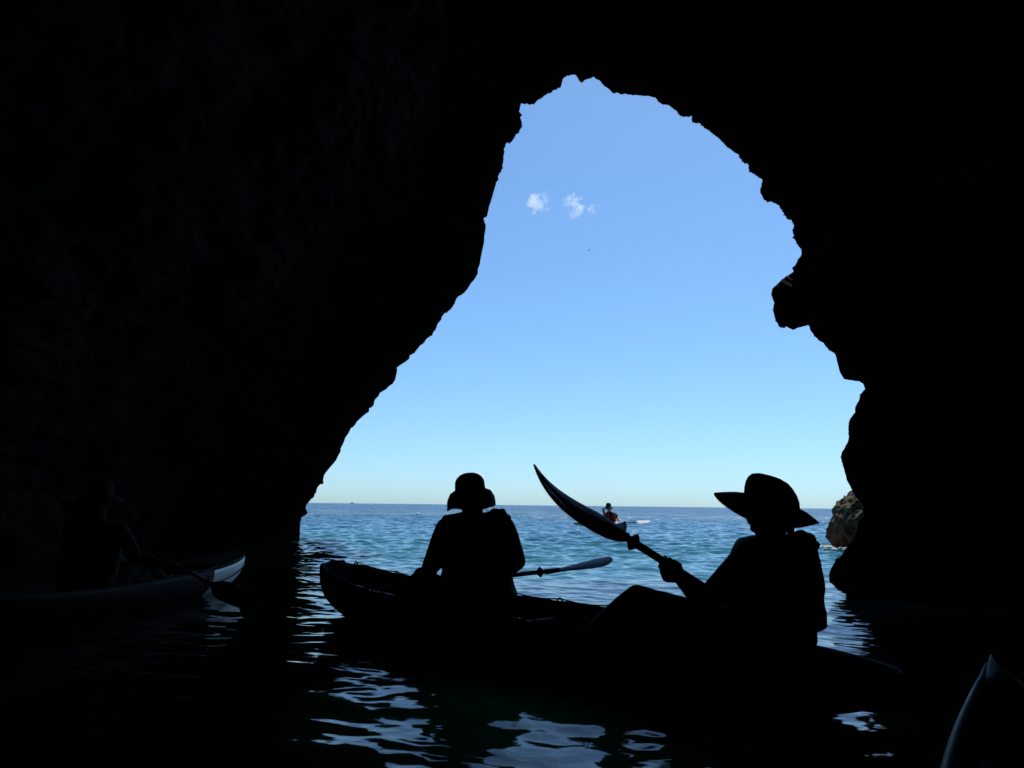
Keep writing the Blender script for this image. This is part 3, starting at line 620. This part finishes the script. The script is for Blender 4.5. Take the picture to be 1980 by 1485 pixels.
# ---- kayak at the left wall
lk, pt, wd, top, dep, lu, lv = kayak('kayak', 'white bowed kayak with red stern floating along the dark left cave wall', (-2.93, 8.05), (-3.35, 4.35), .72, zg=.22, rise=.10, draft=.08, hullmat='white', tipw=.05, rocker=.2, cock=(.12, .80), sternmat='red')
deck_line(lk, pt, wd, top, .5, .95, -1, 4)
seat(lk, pt, top, dep, .36, L=3.7)
bm = bmesh.new(); pts = [pt(s, -(wd(s) + .003) * k, z) for s, k, z in ((.995, 1, .24), (.96, 1, .22), (.90, 1.0, .175), (.82, 1.0, .14), (.76, .99, .12), (.84, .93, .04), (.90, .9, .02))]
tube(bm, pts, .006, 6); mk('hull_stripe', bm, M['rubber'], lk)
YC = 5.75; cC = Vector((-3.17, YC, 0))
pC = empty('person', cC + Vector((0, 0, .12)), 'person barely visible in the dark, seated in the white bowed kayak by the left wall', 'person')
pcp, axC = paddle('paddle', 'black paddle dipping into the water beside the white bowed kayak', P(502, 1180, 5.95), P(300, 1070, 6.1) + (P(300, 1070, 6.1) - P(502, 1180, 5.95)) * .95, (.3, -.8, .5), bl=.46, bw=.08, curve=.03)
bm = bmesh.new(); z = lambda x, y, h: cC + lv * y + lu * x + Vector((0, 0, h))
q, R = head(bm, z(.03, 0, .86), (.25, 1, -.05)); limb(bm, [z(0, 0, .80), z(0, 0, .70)], [.056, .07])
def stack(bm, items, seg=26):
    loft(bm, [[c + a * math.cos(t) + b * math.sin(t) for t in [2 * math.pi * k / seg for k in range(seg)]] for c, a, b in items])
stack(bm, [(z(0, 0, .70), lv * .12, lu * .07), (z(0, 0, .66), lv * .19, lu * .10), (z(0, 0, .55), lv * .18, lu * .12), (z(0, 0, .35), lv * .16, lu * .11), (z(0, 0, .2), lv * .18, lu * .13), (z(0, 0, .12), lv * .15, lu * .12)])
hr, hl = P(362, 1104, 6.0), P(300, 1070, 6.1) + (P(300, 1070, 6.1) - P(502, 1180, 5.95)).normalized() * .15
for sh, el, hd in ((z(0, -.2, .64), z(.10, -.30, .42), hr), (z(0, .2, .64), z(.15, .28, .45), hl)):
    wr = hd.lerp(el, .26); limb(bm, [sh, el], [.06, .045]); limb(bm, [el, wr], [.043, .03]); grip(bm, hd, axC, wr)
for sg in (-1, 1):
    limb(bm, [z(.05, sg * .1, .18), z(.46, sg * .14, .40)], [.085, .058]); limb(bm, [z(.46, sg * .14, .40), z(.82, sg * .12, .16)], [.055, .038]); limb(bm, [z(.82, sg * .12, .16), z(.88, sg * .12, .25)], [.036, .028])
fuse('body', bm, M['dark_cloth'], pC, .008, 3); eyes(q, R, pC)
bm = bmesh.new(); stack(bm, [(z(0, 0, .70), lv * .14, lu * .11), (z(0, 0, .66), lv * .20, lu * .15), (z(0, 0, .50), lv * .215, lu * .17), (z(0, 0, .30), lv * .20, lu * .165), (z(0, 0, .24), lv * .17, lu * .14)]); fuse('life_jacket', bm, M['vest_dull'], pC, .01, 3)
hat(pC, z(.02, 0, .90), (.25, 1, 0), (0, 0, 1), [(0, 0, .105, .09), (0, .06, .10, .088), (0, .10, .08, .07), (0, .115, .03, .03)], (.18, .17, .16, .04, .05, .06), M['hat'], wob=.02, seed=6)

# ---- far kayaker out at sea
YD = 25.0
dk, pt, wd, top, dep, du, dv = kayak('kayak', 'small white and blue kayak out on the open sea, bow towards the cave', (3.50, 22.9), (2.90, 26.25), .66, zg=.24, rise=.13, draft=.06, hullmat='blue_hull', tipw=.02, cock=(.3, .75), blunt=.9)
seat(dk, pt, top, dep, .33, L=3.4)
bm = bmesh.new(); ring = []
for k in range(14):
    s = .76 + .235 * k / 13; ring.append([pt(s, wd(s) * y * .98, top(s) + .016 + .05 * (1 - y * y)) for y in (-1, -.7, -.35, 0, .35, .7, 1)] + [pt(s, wd(s) * .98, top(s) + .0), pt(s, -wd(s) * .98, top(s) + .0)])
loft(bm, ring); mk('bow_deck', bm, M['white'], dk)
cD = P(1179, 1000, YD); cD.z = 0
pD = empty('person', cD + Vector((0, 0, .15)), 'person in red life jacket raising one hand, in the far kayak on the sea', 'person')
fd = Vector((.08, -1, 0)).normalized(); rt = Vector((1, .08, 0)).normalized()   # rt = image right
z = lambda x, y, h: cD + fd * x + rt * y + Vector((0, 0, h))
dpad, axD = paddle('paddle', 'paddle with white blade lying across the far kayaker on the sea', P(1259, 1009, 24.6), P(1108, 1014, 24.75), (.1, -.5, .85), (0, -.6, .8), bl=.50, bw=.09, curve=.03, blade='blade_white', blade2='blade_green', r=.016)
bm = bmesh.new(); q, R = head(bm, z(.0, -.04, .78), fd + rt * .1); limb(bm, [z(0, -.03, .74), z(0, 0, .62)], [.055, .07])
stack(bm, [(z(0, 0, .64), rt * .12, fd * .07), (z(0, 0, .60), rt * .18, fd * .10), (z(0, 0, .50), rt * .18, fd * .12), (z(0, 0, .32), rt * .16, fd * .11), (z(0, 0, .15), rt * .18, fd * .13)])
hr = P(1168, 992, YD - .15); el = P(1168, 1006, YD - .1)
limb(bm, [z(0, -.17, .57), el], [.058, .045]); limb(bm, [el, hr], [.042, .030]); open_hand(bm, hr, (-.15, 0, 1), (0, -1, 0), 1.1)
hl = P(1201, 1010, 24.66); el2 = P(1194, 1001, YD - .1)
limb(bm, [z(0, .18, .57), el2], [.06, .048]); limb(bm, [el2, hl.lerp(el2, .3)], [.045, .032]); grip(bm, hl, axD, hl.lerp(el2, .4), .016, 1.15)
for sg in (-1, 1):
    limb(bm, [z(.05, sg * .1, .2), z(.42, sg * .12, .30)], [.08, .056]); limb(bm, [z(.42, sg * .12, .30), z(.72, sg * .12, .17)], [.054, .04])
fuse('body', bm, M['skin_light'], pD, .008, 3); eyes(q, R, pD)
bm = bmesh.new()
for sg, e in ((-1, el), (1, el2)): limb(bm, [z(0, sg * .17, .57), z(0, sg * .17, .57).lerp(e, .9)], [.066, .055])
stack(bm, [(z(0, 0, .655), rt * .12, fd * .085), (z(0, 0, .61), rt * .19, fd * .12), (z(0, 0, .4), rt * .18, fd * .13), (z(0, 0, .22), rt * .19, fd * .14)]); fuse('shirt', bm, M['dark_cloth'], pD, .012, 3)
bm = bmesh.new()
for sg in (-1, 1): stack(bm, [(z(.02, sg * .09, .64), rt * .05, fd * .12), (z(.03, sg * .095, .55), rt * .085, fd * .15), (z(.03, sg * .10, .42), rt * .10, fd * .17), (z(.03, sg * .10, .33), rt * .09, fd * .15)], 16)
fuse('life_jacket', bm, M['vest_red'], pD, .012, 3)
hat(pD, z(.0, -.04, .83), fd, (0, 0, 1), [(0, 0, .105, .092), (0, .06, .10, .09), (0, .10, .085, .075), (0, .125, .05, .045), (0, .13, .02, .02)], (.17, .165, .165, .06, .07, .085), M['hat_green'], wob=.02, seed=9)

# ---- the photographer's own kayak, bow at the lower right
ok, pt, wd, top, dep, ou, ov = kayak('kayak', 'olive green kayak bow poking in at the lower right corner', (1.555, 2.50), (-.025, -.95), .63, zg=.27, rise=.09, draft=.08, hullmat='olive', tipw=.012, cock=(.15, .95), rocker=.2, blunt=1.0, pw=2.0)
bm = bmesh.new(); ring = []
for k in range(30):
    s = .50 + .34 * k / 29; y0, y1 = wd(s) * .50, wd(s) * .74
    zz = top(s) - .05; ring.append([pt(s, y0, zz), pt(s, (y0 + y1) / 2, zz + .012), pt(s, y1, zz), pt(s, y1, zz - .01), pt(s, y0, zz - .01)])
loft(bm, ring); mk('deck_panel', bm, M['bluestrip'], ok)
deck_line(ok, pt, wd, top, .55, .95, -1, 4)

# ================================================================== small things
def gull():
    c = P(1139, 484, 150); root = empty('seagull', c, 'tiny seagull gliding in the clear sky above the cave opening', 'bird')
    bm = bmesh.new(); d = Vector((-.8, -.5, 0)).normalized(); s = Vector((-d.y, d.x, 0))
    tube(bm, [c - d * .22, c - d * .15, c - d * .05, c + d * .08, c + d * .17, c + d * .22, c + d * .27], [.008, .035, .06, .062, .04, .035, .008], 12)
    mk('body', bm, M['gull'], root)
    for sg in (-1, 1):
        bm = bmesh.new(); r_ = []
        for k in range(9):
            q = k / 8; ch = .085 * (1 - .75 * q ** 1.5); o = c + s * sg * (.03 + .50 * q) + Vector((0, 0, .02 + .07 * math.sin(q * 2.6))) - d * (.06 * q * q)
            r_.append([o + d * ch, o + Vector((0, 0, .008)), o - d * ch, o - Vector((0, 0, .006))])
        loft(bm, r_); mk('wing', bm, M['gull'] if sg < 0 else M['gull_white'], root)
    bm = bmesh.new(); loft(bm, [[c - d * .20 + s * .015, c - d * .20 - s * .015, c - d * .20 + Vector((0, 0, .01))], [c - d * .32 + s * .05, c - d * .32 - s * .05, c - d * .32 + Vector((0, 0, .006))]]); mk('tail', bm, M['gull_white'], root)
gull()
def buoy(px, py, r, label):
    hz = 971 + (px - 597) * 11 / 1003; Y = CAMH * F / max(1.2, py - hz + r * 0); c = P(px, py, Y); c.z = r * .35
    root = empty('buoy', c, label, 'buoy', 'white net floats on the sea')
    bm = bmesh.new(); ell(bm, c, (r, r, r * .9), None, 16); mk('float', bm, M['buoy'], root)
    bm = bmesh.new(); tube(bm, [c + Vector((0, 0, r * .7)), c + Vector((0, 0, r * 1.25))], r * .16, 8); mk('stem', bm, M['buoy'], root)
buoy(807, 993.5, .13, 'round white float on the sea left of the bucket hat, the largest float')
buoy(717, 976.2, .26, 'faint white float near the horizon, leftmost float of all')
buoy(837, 977.4, .30, 'small white float near the horizon just left of the bucket hat, left of its twin')
buoy(849, 977.6, .38, 'small white float near the horizon nearest to the bucket hat on its left')
buoy(994, 979.4, .40, 'small white float near the horizon between the bucket hat and the raised paddle')
buoy(1022, 979.0, .34, 'faint white float near the horizon, second to the left of the raised paddle blade')
buoy(1077, 981.4, .36, 'white float touching the left edge of the raised paddle blade')
def far_boat():
    c = P(681, 972, 2500); c.z = 0; root = empty('fishing_boat', c, 'tiny distant boat on the horizon near the left cave wall', 'boat')
    bm = bmesh.new(); r_ = []
    for k in range(11):
        q = k / 10; w_ = 1.4 * math.sin(math.pi * (.12 + .8 * q)) ** .6; x = -5 + 10 * q
        r_.append([c + Vector((x, -w_, 1.6 + .6 * q)), c + Vector((x, -w_ * .6, -.3)), c + Vector((x, w_ * .6, -.3)), c + Vector((x, w_, 1.6 + .6 * q))])
    loft(bm, r_); mk('hull', bm, M['boatgrey'], root)
    bm = bmesh.new(); b = c + Vector((-1, 0, 1.6)); loft(bm, [[b + Vector((x, y, h)) for x, y in ((-1.5 * s, -1 * s), (1.5 * s, -1 * s), (1.5 * s, 1 * s), (-1.5 * s, 1 * s))] for h, s in ((0, 1), (2.0, .9), (2.1, 1.0), (2.3, .9))]); mk('cabin', bm, M['boatgrey'], root)
    bm = bmesh.new(); tube(bm, [b + Vector((0, 0, 2)), b + Vector((0, 0, 5))], .12, 6); mk('mast', bm, M['boatgrey'], root)
far_boat()

# ---- wisps of cloud
def cloud_mat(seed):
    m = bpy.data.materials.new('cloud_vapour'); m.use_nodes = True; t = m.node_tree; L = t.links.new
    for n in list(t.nodes):
        if n.type != 'OUTPUT_MATERIAL': t.nodes.remove(n)
    o = t.nodes['Material Output']; v = t.nodes.new('ShaderNodeVolumePrincipled'); v.inputs['Color'].default_value = (1, 1, 1, 1); v.inputs['Anisotropy'].default_value = .5
    tc = t.nodes.new('ShaderNodeTexCoord'); n = t.nodes.new('ShaderNodeTexNoise'); n.noise_dimensions = '4D'; n.inputs['W'].default_value = seed; n.inputs['Scale'].default_value = 2.6; n.inputs['Detail'].default_value = 8; n.inputs['Roughness'].default_value = .60; n.inputs['Distortion'].default_value = .6
    L(tc.outputs['Object'], n.inputs['Vector'])
    ln = t.nodes.new('ShaderNodeVectorMath'); ln.operation = 'LENGTH'; L(tc.outputs['Object'], ln.inputs[0])
    fall = t.nodes.new('ShaderNodeMapRange'); fall.inputs[1].default_value = .0; fall.inputs[2].default_value = 1.0; fall.inputs[3].default_value = .10; fall.inputs[4].default_value = -.22; L(ln.outputs['Value'], fall.inputs[0])
    ad = t.nodes.new('ShaderNodeMath'); ad.operation = 'ADD'; L(n.outputs[0], ad.inputs[0]); L(fall.outputs[0], ad.inputs[1])
    mr = t.nodes.new('ShaderNodeMapRange'); mr.inputs[1].default_value = .51; mr.inputs[2].default_value = .75; mr.inputs[3].default_value = 0; mr.inputs[4].default_value = CLOUD_D; L(ad.outputs[0], mr.inputs[0])
    L(mr.outputs[0], v.inputs['Density']); L(v.outputs[0], o.inputs['Volume']); return m
CLOUD_D = .13
for i, (px, py, wx, hz_, lab) in enumerate(((1037, 391, 30, 24, 'small wispy white cloud, leftmost in the blue sky'), (1108, 397, 25, 26, 'small wispy white cloud in the middle of the three'), (1146, 404, 13, 12, 'tiny faint white cloud, rightmost of the three'))):
    D = 1500; c = P(px, py, D); bm = bmesh.new(); bmesh.ops.create_icosphere(bm, subdivisions=3, radius=1)
    me = bpy.data.meshes.new('cloud'); bm.to_mesh(me); bm.free(); o = bpy.data.objects.new('cloud', me); COL.objects.link(o); me.materials.append(cloud_mat(i * 3.7 + 1))
    o.location = c; k = D / F; o.scale = (wx * k * 2.0, wx * k * 1.5, hz_ * k * 1.9); tag(o, lab, 'cloud', 'small wispy clouds')
